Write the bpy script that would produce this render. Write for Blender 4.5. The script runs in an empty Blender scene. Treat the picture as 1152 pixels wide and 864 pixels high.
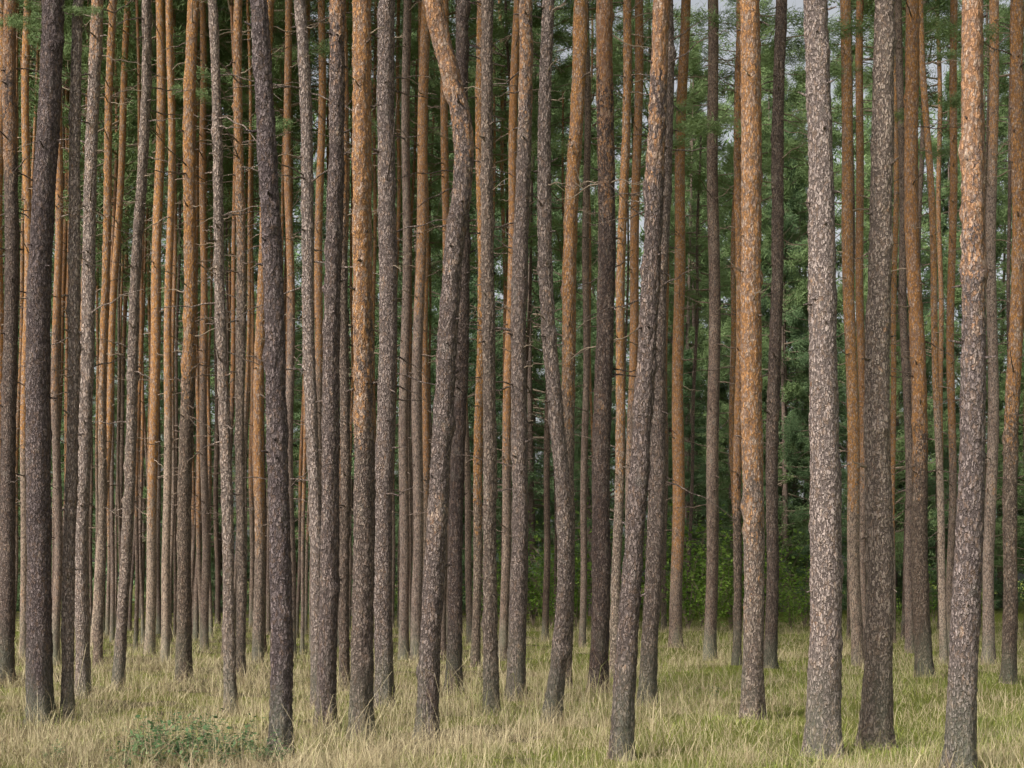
import bpy, math, random
import numpy as np
from mathutils import Vector, noise as mnoise

random.seed(7); rng = np.random.default_rng(7)
scene = bpy.context.scene
COL = scene.collection

# ------------------------------------------------------------------ camera
F = 1600.0      # focal length in photo pixels (50 mm on 36 mm)
H = 1.6         # eye height
HOR = 650.0     # horizon row of the photograph
cam = bpy.data.cameras.new("camera"); cam.lens = 50; cam.sensor_width = 36
cam.shift_y = (HOR-432)/1152.0
cam.clip_end = 2000
camo = bpy.data.objects.new("camera", cam); COL.objects.link(camo)
camo.location = (0, 0, H); camo.rotation_euler = (math.radians(90), 0, 0)
scene.camera = camo
scene.view_settings.view_transform = 'Standard'
scene.view_settings.look = 'None'
scene.view_settings.exposure = 0

# ------------------------------------------------------------------ light
SRC = Vector((-0.70, -0.60, 0.66)).normalized()
el = math.asin(SRC.z); rot = math.atan2(SRC.x, SRC.y)
w = bpy.data.worlds.new("World"); scene.world = w; w.use_nodes = True
nt = w.node_tree
sky = nt.nodes.new("ShaderNodeTexSky"); sky.sky_type = 'NISHITA'; sky.sun_disc = False
sky.sun_elevation = el; sky.sun_rotation = rot; sky.dust_density = 5.0; sky.ozone_density = 0.6
hs = nt.nodes.new("ShaderNodeHueSaturation"); hs.inputs["Saturation"].default_value = .22
hs.inputs["Value"].default_value = 1.25
nt.links.new(sky.outputs[0], hs.inputs["Color"])
nt.links.new(hs.outputs[0], nt.nodes["Background"].inputs[0])
nt.nodes["Background"].inputs[1].default_value = 0.145
sl = bpy.data.lights.new("sun", 'SUN'); sl.energy = 2.8; sl.angle = math.radians(10); sl.color = (1, .95, .87)
so = bpy.data.objects.new("sun", sl); COL.objects.link(so)
so.rotation_euler = SRC.to_track_quat('Z', 'Y').to_euler(); so.location = (-10, -15, 30)

# ------------------------------------------------------------------ node helpers
class NT:
    def __init__(s, name):
        s.m = bpy.data.materials.new(name); s.m.use_nodes = True
        s.t = s.m.node_tree; s.b = s.t.nodes["Principled BSDF"]
        s.b.inputs["Roughness"].default_value = .9
        s.b.inputs["Specular IOR Level"].default_value = .15
    def n(s, typ, **kw):
        x = s.t.nodes.new(typ)
        for k, v in kw.items(): setattr(x, k, v)
        return x
    def set(s, sock, v):
        if isinstance(v, bpy.types.NodeSocket): s.t.links.new(v, sock)
        elif v is not None: sock.default_value = v
    def math(s, op, a, b=None, c=None):
        x = s.n("ShaderNodeMath", operation=op)
        s.set(x.inputs[0], a); s.set(x.inputs[1], b)
        if c is not None: s.set(x.inputs[2], c)
        return x.outputs[0]
    def vmath(s, op, a, b=None):
        x = s.n("ShaderNodeVectorMath", operation=op)
        s.set(x.inputs[0], a); s.set(x.inputs[1], b)
        return x.outputs[0]
    def mix(s, f, a, b, mode='MIX'):
        x = s.n("ShaderNodeMix", data_type='RGBA', blend_type=mode)
        s.set(x.inputs[0], f)
        for i, v in ((6, a), (7, b)):
            if isinstance(v, tuple): v = (*v, 1)
            s.set(x.inputs[i], v)
        return x.outputs[2]
    def mr(s, v, a, b, c=0., d=1., smooth=True):
        x = s.n("ShaderNodeMapRange", interpolation_type='SMOOTHSTEP' if smooth else 'LINEAR')
        s.set(x.inputs[0], v)
        for i, q in zip((1, 2, 3, 4), (a, b, c, d)): s.set(x.inputs[i], q)
        return x.outputs[0]
    def noise(s, vec, scale, detail=4, rough=.55):
        x = s.n("ShaderNodeTexNoise"); s.set(x.inputs["Vector"], vec)
        x.inputs["Scale"].default_value = scale; x.inputs["Detail"].default_value = detail
        x.inputs["Roughness"].default_value = rough
        return x
    def vor(s, vec, scale, feat='F1'):
        x = s.n("ShaderNodeTexVoronoi", feature=feat); s.set(x.inputs["Vector"], vec)
        x.inputs["Scale"].default_value = scale
        return x
    def attr(s, name):
        x = s.n("ShaderNodeAttribute"); x.attribute_name = name; return x

# ------------------------------------------------------------------ bark
def make_bark(name, bump):
    s = NT(name)
    tc = s.n("ShaderNodeTexCoord").outputs["Object"]
    rnd = s.n("ShaderNodeObjectInfo").outputs["Random"]
    off = s.math('MULTIPLY', rnd, 73.0)
    cx = s.n("ShaderNodeCombineXYZ"); [s.set(cx.inputs[i], off) for i in range(3)]
    p = s.vmath('ADD', tc, cx.outputs[0])
    nz = s.noise(p, 30, 2)
    d = s.vmath('MULTIPLY', s.vmath('SUBTRACT', nz.outputs["Color"], (.5, .5, .5)), (.045, .045, .09))
    q = s.vmath('MULTIPLY', s.vmath('ADD', p, d), (1, 1, .42))
    vo = s.vor(q, 52)
    cell = s.n("ShaderNodeSeparateColor"); s.set(cell.inputs[0], vo.outputs["Color"])
    c1, c2 = cell.outputs[0], cell.outputs[1]
    edge = vo.outputs["Distance"]
    fn = s.noise(s.vmath('MULTIPLY', p, (1, 1, .6)), 140, 3, .7).outputs["Fac"]
    fiss = s.noise(s.vmath('MULTIPLY', p, (1, 1, .22)), 28, 3, .6).outputs["Fac"]
    furrow = s.mr(s.math('ABSOLUTE', s.math('SUBTRACT', fiss, .5)), 0, .05)
    big = s.noise(s.vmath('MULTIPLY', p, (1, 1, .35)), 2.4, 3).outputs["Fac"]
    midn = s.noise(s.vmath('MULTIPLY', p, (1, 1, .5)), 9, 3).outputs["Fac"]
    at = s.n("ShaderNodeSeparateColor"); s.set(at.inputs[0], s.attr("bark").outputs["Color"])
    orange, light, hue = at.outputs[0], at.outputs[1], at.outputs[2]
    crack = s.math('MULTIPLY', s.mr(edge, .36, .72, 1, 0), s.mr(furrow, 0, 1, .30, 1, False))
    dark = s.mix(hue, (.100, .073, .080), (.110, .075, .055))
    pale = s.mix(hue, (.55, .445, .41), (.57, .44, .335))
    tone = s.math('MULTIPLY', light, 1.0)
    tone = s.math('ADD', tone, s.math('MULTIPLY', s.math('SUBTRACT', c1, .45), .22))
    tone = s.math('ADD', tone, s.math('MULTIPLY', s.math('SUBTRACT', fn, .5), .36))
    tone = s.math('ADD', tone, s.math('MULTIPLY', s.math('SUBTRACT', big, .5), .55))
    tone = s.math('ADD', tone, s.math('MULTIPLY', s.math('SUBTRACT', midn, .5), .35))
    plate = s.mix(s.mr(tone, 0, 1.0, 0, 1, False), dark, pale)
    crk = s.mix(.76, plate, (.030, .021, .020))
    low = s.mix(crack, crk, plate)
    low = s.mix(s.math('MULTIPLY', s.mr(c2, .76, .9), .40), low, s.mix(light, (.17, .10, .068), (.46, .31, .215)))
    orr = s.mix(fn, s.mix(hue, (.33, .165, .085), (.34, .150, .045)), s.mix(hue, (.62, .37, .22), (.66, .35, .125)))
    gry = s.mix(c1, (.20, .13, .10), (.54, .41, .32))
    up = s.mix(s.mr(s.math('ADD', c2, s.math('MULTIPLY', midn, 1.1)), .96, 1.2, 0, .92), orr, gry)
    up = s.mix(s.math('MULTIPLY', s.mr(crack, 1, .2), .6), up, (.10, .048, .026))
    up = s.mix(s.mr(light, 0, .6, .60, 0), up, (.13, .060, .030))
    om = s.math('ADD', orange, s.math('MULTIPLY', s.math('SUBTRACT', big, .5), 1.2))
    om = s.math('ADD', om, s.math('MULTIPLY', s.math('SUBTRACT', midn, .5), 1.2))
    om = s.math('ADD', om, s.math('MULTIPLY', s.math('SUBTRACT', c1, .5), .5))
    om = s.mr(om, .29, .66)
    col = s.mix(om, low, up)
    lich = s.math('MULTIPLY', s.mr(midn, .60, .68), s.mr(fn, .42, .58))
    col = s.mix(s.math('MULTIPLY', lich, .2), col, (.40, .40, .34))
    z = s.n("ShaderNodeSeparateXYZ"); s.set(z.inputs[0], tc)
    alg = s.math('MULTIPLY', s.mr(z.outputs[2], 0, 1.2, .6, 0), s.mr(big, .38, .60))
    col = s.mix(alg, col, (.16, .18, .125))
    s.set(s.b.inputs["Base Color"], col)
    if bump:
        hgt = s.math('ADD', s.math('MULTIPLY', crack, 1.1), s.math('MULTIPLY', c1, .4))
        hgt = s.math('ADD', hgt, s.math('MULTIPLY', fn, .6))
        bp = s.n("ShaderNodeBump"); bp.inputs["Distance"].default_value = .024
        s.set(bp.inputs["Strength"], s.mr(om, 0, 1, 1.0, .6)); s.set(bp.inputs["Height"], hgt)
        s.set(s.b.inputs["Normal"], bp.outputs[0])
    return s.m
BARK = make_bark("pine_bark", True); BARKF = make_bark("pine_bark_smooth", False)

def make_leaf(name, a, b, transl=.25, rough=.75):
    s = NT(name)
    sh = s.attr("shade").outputs["Fac"]
    rnd = s.n("ShaderNodeObjectInfo").outputs["Random"]
    f = s.math('ADD', s.math('MULTIPLY', sh, .75), s.math('MULTIPLY', rnd, .35))
    col = s.mix(f, a, b)
    s.set(s.b.inputs["Base Color"], col); s.b.inputs["Roughness"].default_value = rough
    if transl > 0:
        tr = s.n("ShaderNodeBsdfTranslucent"); s.set(tr.inputs[0], col)
        mx = s.n("ShaderNodeMixShader"); mx.inputs[0].default_value = transl
        out = s.t.nodes["Material Output"]
        s.t.links.new(s.b.outputs[0], mx.inputs[1]); s.t.links.new(tr.outputs[0], mx.inputs[2])
        s.t.links.new(mx.outputs[0], out.inputs[0])
    return s.m
NEEDLE = make_leaf("pine_needles", (.055, .095, .035), (.25, .34, .14), 0)
SPRUCE = make_leaf("spruce_needles", (.050, .095, .045), (.22, .32, .145), 0)
LEAF = make_leaf("shrub_leaves", (.09, .17, .03), (.30, .44, .08), .3, .55)
BILB = make_leaf("bilberry_leaves", (.05, .11, .045), (.17, .26, .11), .2, .5)
tw = NT("dead_twig"); tw.set(tw.b.inputs["Base Color"], tw.mix(tw.noise(tw.n("ShaderNodeTexCoord").outputs["Object"], 30).outputs["Fac"], (.10, .072, .052), (.38, .30, .22))); TWIG = tw.m

# ------------------------------------------------------------------ ground height
def gz(x, y):
    x = np.asarray(x, float); y = np.asarray(y, float)
    return .05*np.sin(x*.55+1.3)*np.cos(y*.41) + .035*np.sin(x*1.3-y*.9) + .02*np.sin(x*2.9+y*2.1+1)

# ------------------------------------------------------------------ mesh helpers
def tri_mesh(name, V, T, mat, shade=None, col=None, smooth=False):
    V = np.asarray(V, np.float32); T = np.asarray(T, np.int32)
    me = bpy.data.meshes.new(name)
    me.vertices.add(len(V)); me.vertices.foreach_set("co", V.ravel())
    k = T.shape[1]
    me.loops.add(T.size); me.loops.foreach_set("vertex_index", T.ravel())
    me.polygons.add(len(T))
    me.polygons.foreach_set("loop_start", np.arange(0, T.size, k, dtype=np.int32))
    me.polygons.foreach_set("loop_total", np.full(len(T), k, np.int32))
    if shade is not None:
        a = me.attributes.new("shade", 'FLOAT', 'POINT'); a.data.foreach_set("value", np.asarray(shade, np.float32))
    if col is not None:
        a = me.attributes.new(col[0], 'FLOAT_COLOR', 'POINT'); a.data.foreach_set("color", np.asarray(col[1], np.float32).ravel())
    me.materials.append(mat); me.update(calc_edges=True)
    me.polygons.foreach_set("use_smooth", np.full(len(T), bool(smooth)))
    return me

def norm(a): return a/np.maximum(np.linalg.norm(a, axis=-1, keepdims=True), 1e-6)

def tube(P, R, sides):
    P = np.asarray(P, float); n = len(P)
    Tn = norm(np.gradient(P, axis=0))
    up = np.array([0, 0, 1.]) if abs(Tn[0, 2]) < .9 else np.array([1., 0, 0])
    A = norm(np.cross(Tn, up)); B = np.cross(Tn, A)
    th = np.linspace(0, 2*np.pi, sides, endpoint=False)
    V = P[:, None]+R[:, None, None]*(np.cos(th)[None, :, None]*A[:, None]+np.sin(th)[None, :, None]*B[:, None])
    i = np.arange(n-1)[:, None]*sides; j = np.arange(sides)[None]; j2 = (j+1) % sides
    Q = np.stack([i+j, i+j2, i+sides+j2, i+sides+j], -1).reshape(-1, 4)
    return V.reshape(-1, 3), Q

def needles(C, D, n, L, W, spread=.7, jit=.06):
    m = len(C)
    C = np.repeat(C, n, 0); D = np.repeat(D, n, 0)
    d = norm(D*.8+rng.normal(0, spread, C.shape)); b = C+rng.normal(0, jit, C.shape)
    s = norm(np.cross(d, rng.normal(0, 1, C.shape)))*(W/2*rng.uniform(.6, 1.3, (len(C), 1)))
    l = L*rng.uniform(.6, 1.2, (len(C), 1))
    V = np.stack([b-s, b+s, b+d*l], 1).reshape(-1, 3)
    sh = np.repeat(np.repeat(rng.uniform(0, 1, m), n)*.6+rng.uniform(0, .4, len(C)), 3)
    return V, sh

def crown_mesh(name, z0, z1, rmax, nlimb, nclump, nneed, L, W, mat, droop, shape, limb_r=.03, az=None, side_f=.22, jit=.09):
    VV = []; SS = []; LV = []; LQ = []; o = 0
    for i in range(nlimb):
        t = (i+rng.uniform(0, 1))/nlimb
        z = z0+(z1-z0)*t
        r = rmax*shape(t)*rng.uniform(.5, 1.15)
        a = rng.uniform(0, 2*np.pi) if az is None else az
        u = np.linspace(0, 1, 7)
        rise = rng.uniform(.0, .5)*(1-droop)-droop*rng.uniform(.1, .5)
        px = np.cos(a)*r*u; py = np.sin(a)*r*u
        bend = rng.normal(0, .12)*r
        px = px-np.sin(a)*bend*u*u; py = py+np.cos(a)*bend*u*u
        pz = z+rise*r*u+(.18*droop*r*u**3)
        P = np.stack([px, py, pz], 1)
        v, q = tube(P, limb_r*(1-.85*u)*(1.2-t*.7), 4); LV.append(v); LQ.append(q+o); o += len(v)
        uu = rng.uniform(.18, 1, nclump)**.8
        c = np.stack([np.interp(uu, u, P[:, k]) for k in range(3)], 1)
        side = np.array([-np.sin(a), np.cos(a), 0])
        c = c+side*(rng.normal(0, side_f, (nclump, 1))*r*(1.15-uu[:, None]))
        c[:, 2] += rng.normal(0, .07, nclump)*side_f/.22-droop*rng.uniform(0, .28, nclump)*side_f/.22
        D = np.tile(np.array([np.cos(a), np.sin(a), .5-1.2*droop]), (nclump, 1))
        v, s_ = needles(c, D, nneed, L, W, .65, jit); VV.append(v); SS.append(s_*.7+.3*rng.random())
    V = np.concatenate(VV); S = np.concatenate(SS)
    T = np.arange(len(V)).reshape(-1, 3)
    lv = np.concatenate(LV); lq = np.concatenate(LQ)
    lt = np.concatenate([lq[:, [0, 1, 2]], lq[:, [0, 2, 3]]])+len(V)
    nN = len(T)
    me = tri_mesh(name, np.concatenate([V, lv]), np.concatenate([T, lt]), mat, np.concatenate([S, np.zeros(len(lv))]))
    me.materials.append(TWIG)
    mi = np.zeros(len(me.polygons), np.int32); mi[nN:] = 1
    me.polygons.foreach_set("material_index", mi)
    return me

pine_shape = lambda t: (math.sin(math.pi*min(1, .18+.8*t)))**.7
spruce_shape = lambda t: (1-t)**.75*.95+.06
PINE_CROWNS = [crown_mesh("pine_crown", 0, 6.2, 1.9, 26, 13, 24, .20, .022, NEEDLE, 0, pine_shape, .03) for _ in range(4)]
SPR_CROWNS = [crown_mesh("spruce_crown", 0, 16, 2.6, 105, 22, 26, .19, .023, SPRUCE, .75, spruce_shape, jit=.07) for _ in range(3)]
YP_CROWNS = [crown_mesh("young_pine_crown", 0, 14, 2.4, 78, 20, 28, .19, .022, NEEDLE, .15, lambda t: (1-t)**.5*.9+.1, jit=.07) for _ in range(3)]
BOUGHS = [crown_mesh("needle_bough", 0, .1, 1.2, 1, 30, 30, .12, .010, NEEDLE, .3, lambda t: 1, .012, az=0, side_f=.11, jit=.05) for _ in range(4)]

# ------------------------------------------------------------------ trees
def hermite(xq, x, y):
    x = np.asarray(x, float); y = np.asarray(y, float)
    if len(x) == 2: return y[0]+(xq-x[0])*(y[1]-y[0])/(x[1]-x[0])
    m = np.gradient(y, x)
    i = np.clip(np.searchsorted(x, xq)-1, 0, len(x)-2)
    h = x[i+1]-x[i]; t = (xq-x[i])/h
    tc = np.clip(t, 0, 1)
    v = (2*tc**3-3*tc**2+1)*y[i]+(tc**3-2*tc**2+tc)*h*m[i]+(-2*tc**3+3*tc**2)*y[i+1]+(tc**3-tc**2)*h*m[i+1]
    return v+np.where(t > 1, (xq-x[-1])*m[-1]*.35, 0)+np.where(t < 0, (xq-x[0])*m[0], 0)

def empty(name, loc, **props):
    e = bpy.data.objects.new(name, None); e.empty_display_size = .3
    e.location = loc; COL.objects.link(e)
    for k, v in props.items(): e[k] = v
    return e
def child(name, me, parent, loc=(0, 0, 0), rz=0, sc=1):
    o = bpy.data.objects.new(name, me); o.parent = parent; o.location = loc
    o.rotation_euler = (0, 0, rz)
    o.scale = sc if isinstance(sc, tuple) else (sc, sc, sc)
    COL.objects.link(o); return o

ntree = 0; BASES = []
def pine(pts, yb, wb, wt, orange_y, light, hue, amount=1.0, label=None, stubs=None):
    """pts: trunk centre line from top to base as measured in the photo; the metric position
       follows from the distance at which the base row meets the ground."""
    global ntree; ntree += 1
    d = F*H/(yb-HOR)
    bx = (pts[-1][0]-576)/F*d
    g = float(gz(bx, d))
    zz = [(HOR-y)/F*d+H for x, y in pts][::-1]; xx = [(x-576)/F*d-bx for x, y in pts][::-1]
    zz[0] = 0.0; zz = [z-(g if i else 0) for i, z in enumerate(zz)]
    ztop = (HOR)/F*d+H
    Ht = rng.uniform(19, 23)
    if d > 33 and rng.random() < .3: Ht = rng.uniform(16, 19)
    near = d < 16.5; mid = d < 26
    step = .04 if near else (.08 if mid else .25); sides = 40 if near else (20 if mid else 10)
    zv = min(ztop+1, Ht-.5)
    Z = np.concatenate([np.arange(-.12, zv, step), np.linspace(zv, Ht, 12)])
    X = hermite(np.clip(Z, 0, None), zz, xx)
    k1, k2 = rng.uniform(0, 6.28, 2)
    amp = .025 if near else .045
    wob = np.clip(Z/2, 0, 1)
    X = X+amp*.5*np.sin(Z*1.1+k1)*wob; Y = wob*(amp*1.5*np.sin(Z*.7+k2)) + Z*rng.normal(0, .006)
    rb = wb/F*d/2*.94; rt = wt/F*d/2*.91
    BASES.append((bx, d, rb))
    R = np.interp(Z, [0, min(ztop, Ht-3), Ht], [rb*.93, min(rt, rb), .03])
    R = R*(1+.34*np.exp(-np.clip(Z, 0, None)/.20))
    th = np.linspace(0, 2*np.pi, sides, endpoint=False)
    c, s = np.cos(th), np.sin(th)
    ph = rng.uniform(0, 6.28, 4)
    lob = 1+.035*np.sin(2*th[None]+ph[0]+Z[:, None]*.3)+.025*np.sin(3*th[None]+ph[1]-Z[:, None]*.5)
    lob = lob+(.12*np.exp(-np.clip(Z, 0, None)/.3))[:, None]*np.sin(5*th[None]+ph[2])
    RR = R[:, None]*lob
    if mid:
        D = np.zeros_like(RR); off = ntree*3.7
        knots = [(rng.uniform(.5, zv), rng.uniform(0, 6.28), rng.uniform(.012, .032), rng.uniform(.04, .09)) for _ in range(14)]
        for i, z in enumerate(Z):
            if z > zv: break
            for j in range(sides):
                r = R[i]
                v = Vector((c[j]*r*28+off, s[j]*r*28, z*11))
                v2 = v+Vector((mnoise.noise(v*.7), 0, mnoise.noise(v*.7+Vector((5, 0, 0)))))*.9
                dd = mnoise.voronoi(v2)[0]
                D[i, j] = min(dd[1]-dd[0], .5)*.020-.008+mnoise.noise(v*1.6)*.009+mnoise.noise(v*.25)*.008
        for kz, ka, kh, kr in knots:
            dt = (th-ka+np.pi) % (2*np.pi)-np.pi
            D += kh*np.exp(-((Z[:, None]-kz)/kr)**2-(dt[None]*R[:, None]/kr)**2)
        RR = RR+D
    bigb = .03*np.sin(Z*2.3+ph[3])*np.sin(Z*.9)+.014*np.sin(Z*7.1+ph[0])
    RR = RR*(1+bigb[:, None])
    V = np.stack([X[:, None]+RR*c, Y[:, None]+RR*s, Z[:, None]+RR*0], -1).reshape(-1, 3)
    n = len(Z)
    i = np.arange(n-1)[:, None]*sides; j = np.arange(sides)[None]; j2 = (j+1) % sides
    Q = np.stack([i+j, i+j2, i+sides+j2, i+sides+j], -1).reshape(-1, 4)
    zo = (HOR-orange_y)/F*d+H if orange_y is not None else 999
    wdt = max(1.2, .25*zo)
    orr = np.clip((V[:, 2]-zo)/(2*wdt)+.5, 0, 1)*amount
    ns = stubs if stubs is not None else (18 if near else int(rng.integers(26, 48)))
    VS = [V]; QS = [Q]; o = len(V)
    for _ in range(ns):
        zc = rng.uniform(1.2 if near else 2.5, min(zv, 16))
        a = rng.uniform(0, 2*np.pi)
        ln = rng.uniform(.03, .14) if (near or rng.random() < .4) else rng.uniform(.15, 1.1)
        r0 = np.interp(zc, Z, R); xc = np.interp(zc, Z, X); yc = np.interp(zc, Z, Y)
        u = np.linspace(0, 1, 6); bz = rng.uniform(-.4, .4)
        P = np.stack([xc+np.cos(a)*(r0*.7+ln*u), yc+np.sin(a)*(r0*.7+ln*u)+rng.normal(0, .1)*ln*u*u, zc+bz*ln*u+rng.normal(0, .2)*ln*u*u+.02*ln*np.sin(u*12)], 1)
        v, q = tube(P, (.017 if near or ln < .15 else .012)*(1-.7*u), 5)
        VS.append(v); QS.append(q+o); o += len(v)
    V = np.concatenate(VS); Q = np.concatenate(QS)
    orr = np.concatenate([orr, np.full(len(V)-len(orr), .0)])
    colr = np.stack([orr, np.full(len(V), light), np.full(len(V), hue), np.ones(len(V))], 1)
    me = tri_mesh("pine_trunk", V, Q, BARK if mid else BARKF, col=("bark", colr), smooth=True)
    if label is None:
        if orange_y is None: label = ("tall pine with %s plated bark in dry grass" % ("pale grey" if light > .55 else "dark greyish brown"))
        else: label = ("tall pine, orange flaking upper bark, %s base" % ("pale brown" if light > .55 else "dark brown"))
    e = empty("pine_tree", (bx, d, g), label=label, category="pine tree", group="tall straight pines of the forest stand")
    child("trunk", me, e)
    if d > 26 or rng.random() < .6:
        sc = rng.uniform(.85, 1.15)
        child("crown", random.choice(PINE_CROWNS), e, (X[-1]*.9+X[-8]*.1, Y[-1], Ht-5.9*sc), rng.uniform(0, 6.28), (sc, sc, sc))
    return e, d, (X, Y, Z, R)

main = [
 ([(59,0),(55,130),(48,300),(44,500),(43,650),(45,808)],808,34,26,None,.30,.1),
 ([(292,0),(300,170),(308,330),(314,520),(317,700),(316,850)],850,29,22,None,.32,.0),
 ([(407,0),(409,200),(409,400),(408,600),(406,832)],832,31,23,430,.48,.6),
 ([(487,-20),(491,15),(499,50),(510,88),(519,125),(523,165),(520,215),(512,268),(505,340),(498,450),(491,600),(485,720),(479,838)],838,29,24,170,.50,.3,.85),
 ([(745,0),(741,130),(734,290),(723,450),(714,600),(705,740),(699,856)],856,29,22,200,.42,.3,.75),
 ([(919,0),(925,200),(928,400),(929,600),(926,846)],846,43,30,None,.95,.2),
 ([(996,0),(993,150),(990,300),(988,480),(990,600),(985,838)],838,40,25,None,.90,.6),
 ([(1100,0),(1099,200),(1094,420),(1088,620),(1079,868)],868,38,27,310,.62,.1,.9),
 ([(842,0),(844,200),(846,400),(847,600),(846,812)],812,28,24,560,.78,.6,.9),
 ([(616,0),(612,120),(613,240),(618,370),(627,480),(634,580),(633,690),(620,816)],816,22,15,None,.66,.4),
 ([(652,0),(650,110),(644,240),(640,360),(637,500),(640,640),(634,775)],775,19,18,420,.65,.8),
 ([(591,0),(588,200),(585,400),(583,600),(580,792)],792,25,17,60,.58,.4),
 ([(548,0),(549,200),(549,400),(551,600),(553,806)],806,20,14,None,.68,.7),
 ([(436,0),(435,200),(434,400),(433,600),(432,800)],800,25,21,None,.60,.3),
 ([(378,0),(377,200),(374,400),(371,600),(366,822)],822,26,18,120,.44,.3,.7),
 ([(336,0),(342,120),(348,300),(352,500),(356,650),(357,795)],795,18,15,None,1.05,.3),
 ([(108,0),(104,150),(100,300),(96,500),(94,650),(93,786)],786,18,15,140,1.05,.4,.6),
 ([(89,0),(87,150),(84,320),(80,500),(77,650),(76,806)],806,16,13,None,1.25,.4),
 ([(14,0),(14,200),(11,400),(8,600),(6,768)],768,21,17,100,.32,.6),
 ([(215,0),(213,200),(210,400),(207,600),(206,768)],768,20,14,420,.45,1.),
 ([(239,0),(244,200),(250,400),(255,600),(260,800)],800,16,12,None,1.05,.5),
 ([(166,0),(161,200),(153,400),(143,600),(133,776)],776,16,12,None,.80,.6),
 ([(180,0),(177,200),(174,400),(171,600),(168,738)],738,13,11,560,.7,1.),
 ([(269,0),(271,200),(272,400),(271,600),(270,765)],765,13,11,250,.75,.7),
 ([(303,0),(298,200),(294,400),(291,600),(290,750)],750,15,12,600,.8,.8),
 ([(480,0),(475,200),(471,400),(469,600),(468,742)],742,15,12,300,.40,.7),
 ([(458,0),(457,200),(456,400),(454,600),(454,742)],742,13,10,None,.36,.7),
 ([(521,0),(521,200),(518,400),(514,600),(510,782)],782,21,16,None,.24,.5),
 ([(541,0),(541,200),(541,400),(537,600),(535,752)],752,12,11,560,.7,1.),
 ([(681,0),(681,200),(680,400),(677,600),(673,780)],780,24,21,200,.18,.6,.75),
 ([(706,0),(702,200),(698,400),(695,600),(691,758)],758,13,11,500,1.,.8),
 ([(746,200),(743,330),(739,480),(734,630),(728,792)],792,24,19,None,.52,.5),
 ([(770,0),(765,200),(763,400),(762,600),(760,730)],730,16,12,620,.36,.9),
 ([(800,0),(803,200),(803,400),(801,600),(798,742)],742,16,13,None,.20,.9),
 ([(880,0),(876,200),(873,400),(869,600),(866,755)],755,17,14,None,.34,.7),
 ([(832,0),(832,200),(831,400),(830,600),(829,752)],752,11,10,560,.35,.9),
 ([(951,0),(952,200),(956,400),(961,600),(966,748)],748,16,13,560,.52,.9),
 ([(969,0),(968,200),(969,400),(972,600),(972,735)],735,11,9,500,.28,.8),
 ([(1026,0),(1028,200),(1031,400),(1035,600),(1040,768)],768,22,17,520,.34,.9),
 ([(1038,0),(1043,150),(1050,300),(1055,450),(1059,600),(1062,745)],745,10,8,450,.75,.8),
 ([(1010,0),(1014,200),(1019,400),(1022,600),(1024,735)],735,11,9,None,.28,.7),
 ([(1119,0),(1118,200),(1116,400),(1114,600),(1112,748)],748,15,12,150,.5,.7),
 ([(1147,0),(1145,200),(1142,400),(1139,600),(1134,770)],770,19,16,450,.42,.9),
 ([(1071,0),(1071,200),(1070,400),(1069,600),(1068,738)],738,10,9,500,.32,.8),
 ([(384,0),(386,200),(387,400),(387,600),(388,775)],775,14,12,250,.42,.8),
 ([(582,0),(577,200),(573,400),(569,600),(566,745)],745,12,10,500,.32,.9),
 ([(720,0),(716,200),(712,400),(709,600),(706,735)],735,12,10,450,.30,.8),
 ([(660,0),(660,200),(659,400),(657,600),(655,728)],728,9,8,None,.3,.8),
 ([(228,0),(229,200),(230,400),(230,600),(230,732)],732,10,8,420,.35,.8),
 ([(192,0),(191,200),(189,400),(188,600),(186,745)],745,11,9,450,.6,1.),
 ([(127,0),(122,200),(118,400),(113,600),(110,752)],752,12,9,450,.8,.9),
 ([(142,0),(135,200),(124,400),(115,600),(105,730)],730,9,8,560,.8,1.),
 ([(66,0),(66,200),(65,400),(64,600),(62,748)],748,11,9,400,.30,.8),
 ([(31,0),(30,200),(29,400),(28,600),(27,742)],742,11,9,500,.5,1.),
 ([(1,0),(0,200),(-1,400),(-2,600),(-3,740)],740,14,12,600,.8,1.),
 ([(323,0),(324,200),(326,400),(327,600),(328,742)],742,11,9,350,.30,.7),
 ([(362,0),(360,200),(358,400),(360,600),(362,735)],735,11,9,400,.40,.9),
 ([(500,60),(502,200),(500,400),(498,600),(497,738)],738,11,9,450,.35,.8),
]
labels = {3: "pine with a trunk that bends sharply high up, in grass",
          4: "leaning dark brown pine with slightly curved trunk in dry grass",
          5: "thick pine with pale pinkish grey scaly bark in grass",
          6: "thick pine with pale brown bark and widened mossy base",
          7: "stout pine, orange flakes above, purplish grey bark below",
          8: "straight pine with bright orange bark almost to its base",
          9: "slender pine with a swaying curved trunk in dry grass",
          39: "very thin crooked young pine among thicker trunks"}
recs = []
for i, t in enumerate(main):
    recs.append(pine(*t, label=labels.get(i)))

taken = [(t[0][-1][0], t[1]) for t in main]
def fill(x0, x1, n, yb0, yb1, lean, po, l0=.15, l1=.6, dm=.13):
    for k in range(n):
        for _ in range(30):
            x = x0+(x1-x0)*(k+rng.uniform(0, 1))/n; yb = rng.uniform(yb0, yb1)
            if all(abs(x-a) > 5 or abs(yb-b) > 30 for a, b in taken): break
        taken.append((x, yb))
        d = F*H/(yb-HOR)
        dia = .09+dm*rng.random()**1.3
        wb = dia*F/d; l = lean+rng.normal(0, 8); cv = rng.normal(0, 4)
        org = rng.uniform(400, 600) if rng.random() < po else None
        lt = rng.uniform(l0, l1)*(.5 if org is None else 1)
        pine([(x+l, 0), (x+l*.66+cv, 220), (x+l*.33+cv, 440), (x, yb)], yb, wb, wb*rng.uniform(.65, .85), org,
             lt, rng.uniform(.7, 1), amount=rng.uniform(.75, 1.1))
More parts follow.
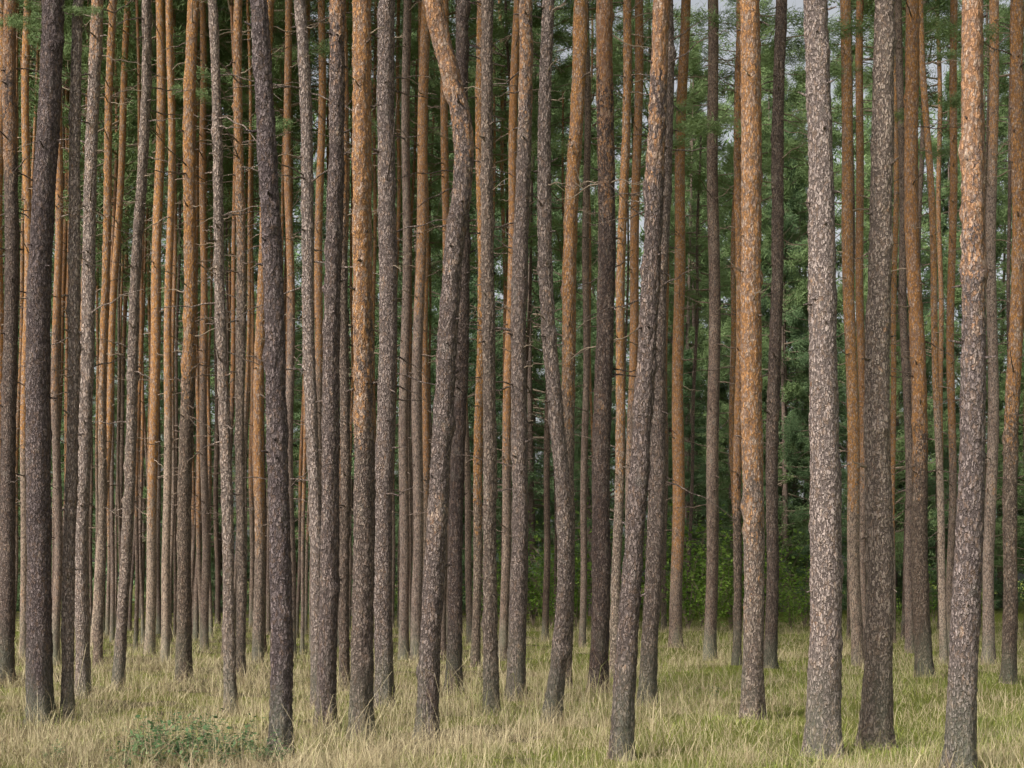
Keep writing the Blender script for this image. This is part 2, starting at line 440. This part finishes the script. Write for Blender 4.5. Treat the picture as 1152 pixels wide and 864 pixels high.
fill(-60, 150, 19, 704, 735, 14, .8, .1, .55)
fill(150, 345, 20, 704, 740, 3, .8, .1, .55)
fill(-30, 345, 34, 702, 724, 8, .85, .1, .6, .05)
fill(345, 600, 17, 704, 730, 3, .6, .1, .45)
fill(380, 780, 11, 703, 720, 3, .7, .2, .55, .06)
fill(600, 780, 5, 704, 722, 2, .5)
fill(780, 930, 2, 704, 718, 2, .4)
fill(930, 1210, 11, 704, 728, 0, .6, .15, .5, .10)
fill(-330, -70, 10, 715, 800, 8, .5)
fill(1225, 1480, 8, 720, 800, -4, .5)

def dead_branch(rec, h, a, ln, r=.012):
    e, d, (X, Y, Z, R) = rec
    x = np.interp(h, Z, X); y = np.interp(h, Z, Y); r0 = np.interp(h, Z, R)
    u = np.linspace(0, 1, 9); k1 = rng.uniform(0, 6); sl_ = rng.uniform(-.45, .35)
    P = np.stack([np.cos(a)*(ln*u), np.sin(a)*ln*u, .04*ln*(np.sin(u*9+k1)-np.sin(k1))+sl_*ln*u], 1)
    V, Q = tube(P, r*(1-.75*u), 6)
    VS = [V]; QS = [Q]; o = len(V)
    for k in range(4):
        i = int(rng.integers(3, 8)); P2 = P[i]+np.outer(u, np.array([np.cos(a+rng.normal(0, .9)), np.sin(a+rng.normal(0, .9)), rng.normal(0, .5)])*ln*.35)
        v, q = tube(P2, r*.4*(1-.6*u), 5); VS.append(v); QS.append(q+o); o += len(v)
    me = tri_mesh("dead_branch", np.concatenate(VS), np.concatenate(QS), TWIG, smooth=True)
    child("dead_branch", me, e, (x+np.cos(a)*r0*.8, y+np.sin(a)*r0*.8, h))
def hgt(rec, y): return (HOR-y)/F*rec[1]+H
dead_branch(recs[36], hgt(recs[36], 238), -.5, .7, .02)
dead_branch(recs[36], hgt(recs[36], 228), 3.4, .5, .015)
dead_branch(recs[6], hgt(recs[6], 523), 3.3, .14, .02)
for i in (11, 12, 13, 16, 20, 21, 31, 9, 10, 15, 17, 2, 8):
    for _ in range(5):
        dead_branch(recs[i], hgt(recs[i], rng.uniform(10, 420)), rng.uniform(0, 6.28), rng.uniform(.1, .30), .009)
for i in (19, 29, 33, 34, 38, 42, 25, 26, 32, 22, 23, 24, 28, 30, 35, 44, 45, 50, 46, 48, 49, 41, 36, 52, 53, 55, 56, 57):
    for _ in range(7):
        dead_branch(recs[i], hgt(recs[i], rng.uniform(10, 440)), rng.uniform(0, 6.28), rng.uniform(.25, .85), .011)
def bough(i, y, a, sc):
    rec = recs[i]; e, d, (X, Y, Z, R) = rec; h = hgt(rec, y)
    child("green_branch", random.choice(BOUGHS), e, (float(np.interp(h, Z, X)), float(np.interp(h, Z, Y)), h), a, sc)
for i, y, a, sc in [(18,12,.2,.6),(18,30,2.9,.5),(0,18,3.0,.5),(0,8,.3,.45),(0,32,3.6,.4),(0,4,3.2,.5),(53,60,.5,1.2),(54,25,.1,1.3),(23,120,3.0,.8),(23,150,.2,.9),(24,95,3.3,1.1),(48,140,.3,1.2),(55,60,.2,1.2),
                    (32,95,.3,1.3),(32,50,3.4,1.3),(33,120,2.9,1.1),(33,30,.4,1.2),(46,60,3.0,1.2),(46,170,.1,1.1),(34,90,.2,1.1),(34,25,3.1,1.2),(35,150,3.2,1),(37,60,.3,1.2),
                    (39,60,.1,.9),(40,90,2.8,1.1),(43,50,.4,1.2),(41,110,3.0,1.0),(42,40,3.2,1.0),(45,100,3.1,1.1),(25,80,.4,1.1),(26,150,3.0,1.0),(57,110,.2,1.2),(47,70,.5,1.3),(56,60,3.0,1.2),(50,60,2.9,1.2),(51,100,.3,1.2),
                    (33,200,.2,1.0),(32,190,3.0,1.0),(40,180,.3,1.0),(37,160,2.9,1.0),(47,170,3.1,1.1),(43,140,2.8,1.1),(35,60,.3,1.2),(34,50,.1,1.3),(34,150,3.2,1.2),(35,20,.5,1.4),(33,70,.3,1.3),(40,30,.2,1.2),(36,70,3.2,1.1)]:
    bough(i, y, a, sc)

# ------------------------------------------------------------------ background conifers
def bg_tree(px, d, h, kind):
    bx = (px-576)/F*d; g = float(gz(bx, d))
    cz = .6 if kind == 's' else 1.8
    ch = 16 if kind == 's' else 14
    u = np.linspace(0, 1, 14)
    P = np.stack([.15*np.sin(u*4+px), .1*np.cos(u*3), -.1+(h)*u], 1)
    V, Q = tube(P, (.11+h*.002)*(1-.88*u), 9)
    colr = np.tile([0., .3, .7, 1.], (len(V), 1))
    me = tri_mesh("background_trunk", V, Q, BARKF, col=("bark", colr), smooth=True)
    if kind == 's': nm, lb, cat, gr, cr = "spruce_tree", "dense green spruce behind the pine trunks", "spruce tree", "spruces behind the pine stand", random.choice(SPR_CROWNS)
    else: nm, lb, cat, gr, cr = "young_pine_tree", "bushy green young pine growing behind the tall trunks", "pine tree", "young pines behind the stand", random.choice(YP_CROWNS)
    e = empty(nm, (bx, d, g), label=lb, category=cat, group=gr)
    child("trunk", me, e)
    s = (h+.3-cz)/ch; sxy = rng.uniform(.9, 1.2)*(.6+.4*s)
    child("crown", cr, e, (0, 0, cz), rng.uniform(0, 6.28), (sxy, sxy, s))
for d0, n in ((58, 17), (66, 20), (75, 24)):
    for k in range(n):
        px = -140+1440*(k+rng.uniform(.1, .9))/n
        d = d0+rng.uniform(-2.5, 3)
        h = (25 if 810 < px < 920 else 29)*rng.uniform(.82, 1.0)
        if d0 == 58: h = rng.uniform(8, 17) if rng.random() < .65 else h
        bg_tree(px, d, h, 's' if rng.random() < .5 else 'p')
for px, d, h in [(830,70,27),(868,73,28),(780,71,28),(850,79,30),(905,80,30),(880,66,26),(1010,70,27),(520,70,28),(640,71,27)]:
    bg_tree(px, d, h, 'p')

C = []
for _ in range(9000):
    y = rng.uniform(86, 100); x = rng.uniform(-60, 60)
    top = 31+3*math.sin(x*.9)+2.5*math.sin(x*2.3+1)
    C.append((x, y, rng.uniform(0, top)))
C = np.array(C); C = C+rng.normal(0, .5, C.shape); C[:, 2] = np.abs(C[:, 2])
V, S = needles(C, np.tile([0, -.3, -.1], (len(C), 1)), 16, .6, .15, .8, .45)
me = tri_mesh("distant_forest", V, np.arange(len(V)).reshape(-1, 3), SPRUCE, S)
o = bpy.data.objects.new("distant_forest", me); COL.objects.link(o); o["kind"] = "stuff"
o["label"] = "far green forest mass behind the trunks"; o["category"] = "forest"

# ------------------------------------------------------------------ shrubs
def shrub_mesh(name, R, Hh, nst, nleaf, L, mat, sp=.13):
    VV = []; SS = []; LV = []; LQ = []; o = 0
    for i in range(nst):
        a = rng.uniform(0, 6.28); r = R*rng.uniform(.2, 1); h = Hh*rng.uniform(.4, 1)
        u = np.linspace(0, 1, 7)
        P = np.stack([np.cos(a)*r*u**1.4+rng.normal(0, .04)*u, np.sin(a)*r*u**1.4, h*u], 1)
        v, q = tube(P, .006*max(.7, Hh)*(1-.8*u), 4); LV.append(v); LQ.append(q+o); o += len(v)
        uu = rng.uniform(.25, 1, nleaf)
        c = np.stack([np.interp(uu, u, P[:, k]) for k in range(3)], 1)+rng.normal(0, sp*R, (nleaf, 3))*[1, 1, .6]
        d = norm(rng.normal(0, 1, (nleaf, 3))*[1, 1, .4]); s = norm(np.cross(d, rng.normal(0, .4, (nleaf, 3))+[0, 0, 1]))
        l = L*rng.uniform(.6, 1.2, (nleaf, 1))
        VV.append(np.stack([c, c+d*l*.5+s*l*.3, c+d*l, c+d*l*.5-s*l*.3], 1).reshape(-1, 3))
        SS.append(np.repeat(rng.uniform(0, 1, nleaf), 4))
    V = np.concatenate(VV); V[:, 2] = np.maximum(V[:, 2], .02)
    lm = tri_mesh(name+"_leaves", V, np.arange(len(V)).reshape(-1, 4), mat, np.concatenate(SS))
    sm = tri_mesh(name+"_stems", np.concatenate(LV), np.concatenate(LQ), TWIG)
    return lm, sm
shr = [shrub_mesh("shrub", 1.0, 2.3, 12, 75, .12, LEAF, .2) for _ in range(4)]
bil = [shrub_mesh("bilberry", .27, .40, 8, 24, .046, BILB, .11) for _ in range(4)]
def put(px, d, ms, nm, lb, cat, gr, s):
    x = (px-576)/F*d; lm, sm = random.choice(ms)
    e = empty(nm, (x, d, float(gz(x, d))), label=lb, category=cat, group=gr)
    rz = rng.uniform(0, 6.28)
    child("leaves", lm, e, rz=rz, sc=s); child("stems", sm, e, rz=rz, sc=s)
for px, d, s in [(775,41,1.0),(802,40,.9),(822,42,1.4),(790,46,1.6),(745,45,.8),(620,43,.9),(600,46,1.4),(890,42,.7),(905,45,1.1),(648,46,1.2),
                 (700,47,.9),(545,46,.8),(1015,43,.6),(1090,44,.7),(485,46,.6),(300,46,.4),(730,52,1.7),(870,52,1.7),
                 (570,52,1.4),(640,53,2.0),(770,54,2.0),(820,54,1.4),(1050,52,.9),(440,52,.8)]:
    put(px, d, shr, "leafy_shrub", "green leafy shrub at the edge of the grass", "shrub", "leafy shrubs under the trees", s)
for px, d, s in [(158,12.5,1.2),(176,12.1,1.1),(197,12.6,1.1),(215,12.0,1.2),(236,12.4,1.1),(255,12.0,1),(272,12.5,1),(292,12.1,.9),(184,13.3,.9),(228,13.5,.9),(310,12.0,.8),(140,12.0,.9),(60,12.0,.6),(850,17,.6),(805,18.5,.6)]:
    put(px, d, bil, "bilberry_bush", "low bluish green bilberry bush in dry grass", "bush", "low bushes in the grass", s)

# ------------------------------------------------------------------ ground
gx = np.concatenate([np.linspace(-400, -36, 20)[:-1], np.linspace(-36, 36, 190), np.linspace(36, 400, 20)[1:]])
gy = np.concatenate([np.linspace(-60, 5, 20)[:-1], np.linspace(5, 70, 190), np.linspace(70, 700, 30)[1:]])
XX, YY = np.meshgrid(gx, gy); V = np.stack([XX, YY, gz(XX, YY)], -1).reshape(-1, 3)
nx = len(gx); i = (np.arange(len(gy)-1)[:, None]*nx+np.arange(nx-1)[None]).ravel()
Q = np.stack([i, i+1, i+nx+1, i+nx], 1)
s = NT("forest_floor"); tc = s.n("ShaderNodeTexCoord").outputs["Object"]
n1 = s.noise(tc, .6, 5).outputs["Fac"]; n2 = s.noise(tc, 4, 6, .7).outputs["Fac"]; n3 = s.noise(tc, 40, 4, .7).outputs["Fac"]
sx = s.n("ShaderNodeSeparateXYZ"); s.set(sx.inputs[0], tc)
c = s.mix(s.mr(n2, .35, .65), (.09, .07, .04), (.24, .20, .11))
mossy = s.math('ADD', s.math('ADD', n1, s.math('MULTIPLY', n2, .4)), s.mr(sx.outputs[0], -2, 4, -.06, .15))
c = s.mix(s.mr(mossy, .58, .72), c, s.mix(n3, (.14, .19, .03), (.42, .45, .07)))
c = s.mix(s.mr(n3, .3, .7, 0, .5), c, (.06, .05, .025))
s.set(s.b.inputs["Base Color"], c)
bp = s.n("ShaderNodeBump"); bp.inputs["Distance"].default_value = .1; s.set(bp.inputs["Height"], s.math('ADD', n2, n3)); s.set(s.b.inputs["Normal"], bp.outputs[0])
me = tri_mesh("ground", V, Q, s.m, smooth=True)
o = bpy.data.objects.new("ground", me); COL.objects.link(o); o["kind"] = "structure"
o["label"] = "forest floor with dry grass and moss"; o["category"] = "ground"

# ------------------------------------------------------------------ grass
def pn(x, y, f, s):
    return .5+.25*(np.sin(x*f+s)*np.cos(y*f*1.13+s*2)+np.sin(x*f*2.1-y*f*1.7+s*3)*.6+np.sin(y*f*2.7+x*f*.9+s)*.4)
NTF = 38000; NB = 11
lg = rng.uniform(math.log(10.0), math.log(50), NTF); ty = np.exp(lg)
tx = rng.uniform(-1, 1, NTF)*(.46*ty+.8)
dens = np.clip(pn(tx, ty, .9, 1.)*.5+pn(tx, ty, 2.7, 5.)*.35+pn(tx, ty, 6.1, 3.)*.3, 0, 1.1)
keep = rng.random(NTF) < 1.45*dens-.20; tx = tx[keep]; ty = ty[keep]; dens = dens[keep]
sizeT = rng.uniform(.3, 1.1, len(tx))+.9*(rng.random(len(tx)) < .12)
# tufts growing round the feet of the nearer trunks
ax = []; ay = []
for bx0, d0, r0 in BASES:
    if d0 < 24:
        for _ in range(9):
            a = rng.uniform(0, 6.28); rr = r0*1.25+abs(rng.normal(0, .12))+.02
            ax.append(bx0+rr*math.cos(a)); ay.append(d0+rr*math.sin(a))
tx = np.concatenate([tx, ax]); ty = np.concatenate([ty, ay])
dens = np.concatenate([dens, rng.uniform(.5, 1, len(ax))]); sizeT = np.concatenate([sizeT, rng.uniform(.6, 1.4, len(ax))])
bx = np.repeat(tx, NB); by = np.repeat(ty, NB); sc = np.repeat(sizeT, NB); dn = np.repeat(dens, NB)
n = len(bx)
sp = np.where(rng.random(n) < .6, .03+.0018*by, .09+.006*by)
bx = bx+rng.normal(0, 1, n)*sp; by = by+rng.normal(0, 1, n)*sp
right = np.clip((bx/by*F+576-560)/350, 0, 1)
near = np.clip((30-by)/10, 0, 1)
green = pn(bx, by, 1.1, 4.)*.5+pn(bx, by, .4, 9.)*.25+pn(bx, by, 3.1, 2.)*.35+.16*right*near-.09+.12*np.clip((by-22)/10, 0, 1)+rng.normal(0, .13, n)
gm = np.clip((green-.47)/.18, 0, 1)
hh = (.07+.30*dn)*sc*rng.uniform(.25, 1.5, n)*(1-.25*right*near)*(1-.6*gm)
tall = rng.random(n) < .10; hh = np.where(tall, hh*1.9+.08, hh)
wd = (.0008+.00010*by)*rng.uniform(.6, 1.3, n)*np.where(tall, .8, 1)
az = rng.uniform(0, 6.28, n); lean = rng.uniform(.1, 1.9, n); la = rng.uniform(0, 6.28, n)
bz = gz(bx, by)-.01
B = np.stack([bx, by, bz], 1)
S_ = np.stack([np.cos(az), np.sin(az), az*0], 1)*wd[:, None]
Lx = np.stack([np.cos(la), np.sin(la), la*0], 1)*(lean*hh)[:, None]
M = B+Lx*.32; M[:, 2] += hh*(.66-.1*lean)
T_ = B+Lx*1.05; T_[:, 2] += hh*(1-.42*lean)
V = np.stack([B-S_, B+S_, M-S_*.7, M+S_*.7, T_], 1).reshape(-1, 3)
b0 = (np.arange(n)*5)[:, None]
T = np.concatenate([b0+[0, 1, 2], b0+[1, 3, 2], b0+[2, 3, 4]])
straw = np.array([.66, .56, .35]); strd = np.array([.24, .18, .10]); grn = np.array([.13, .185, .055]); ylg = np.array([.40, .43, .10])
r1 = rng.random((n, 1)); r2 = rng.random((n, 1))
dry = straw*r1+strd*(1-r1); gr = ylg*r2+grn*(1-r2)
gmm = gm[:, None]*(rng.random((n, 1)) < .8)
cc = dry*(1-gmm)+gr*gmm
cc5 = np.repeat(cc, 5, 0); cc5 = np.concatenate([cc5, np.ones((len(cc5), 1))], 1)
g = NT("grass_blades"); g.set(g.b.inputs["Base Color"], g.attr("tint").outputs["Color"])
me = tri_mesh("grass", V, T, g.m, col=("tint", cc5))
o = bpy.data.objects.new("grass", me); COL.objects.link(o); o["kind"] = "stuff"
o["label"] = "dry straw coloured grass with green patches"; o["category"] = "grass"
print("TREES", ntree)
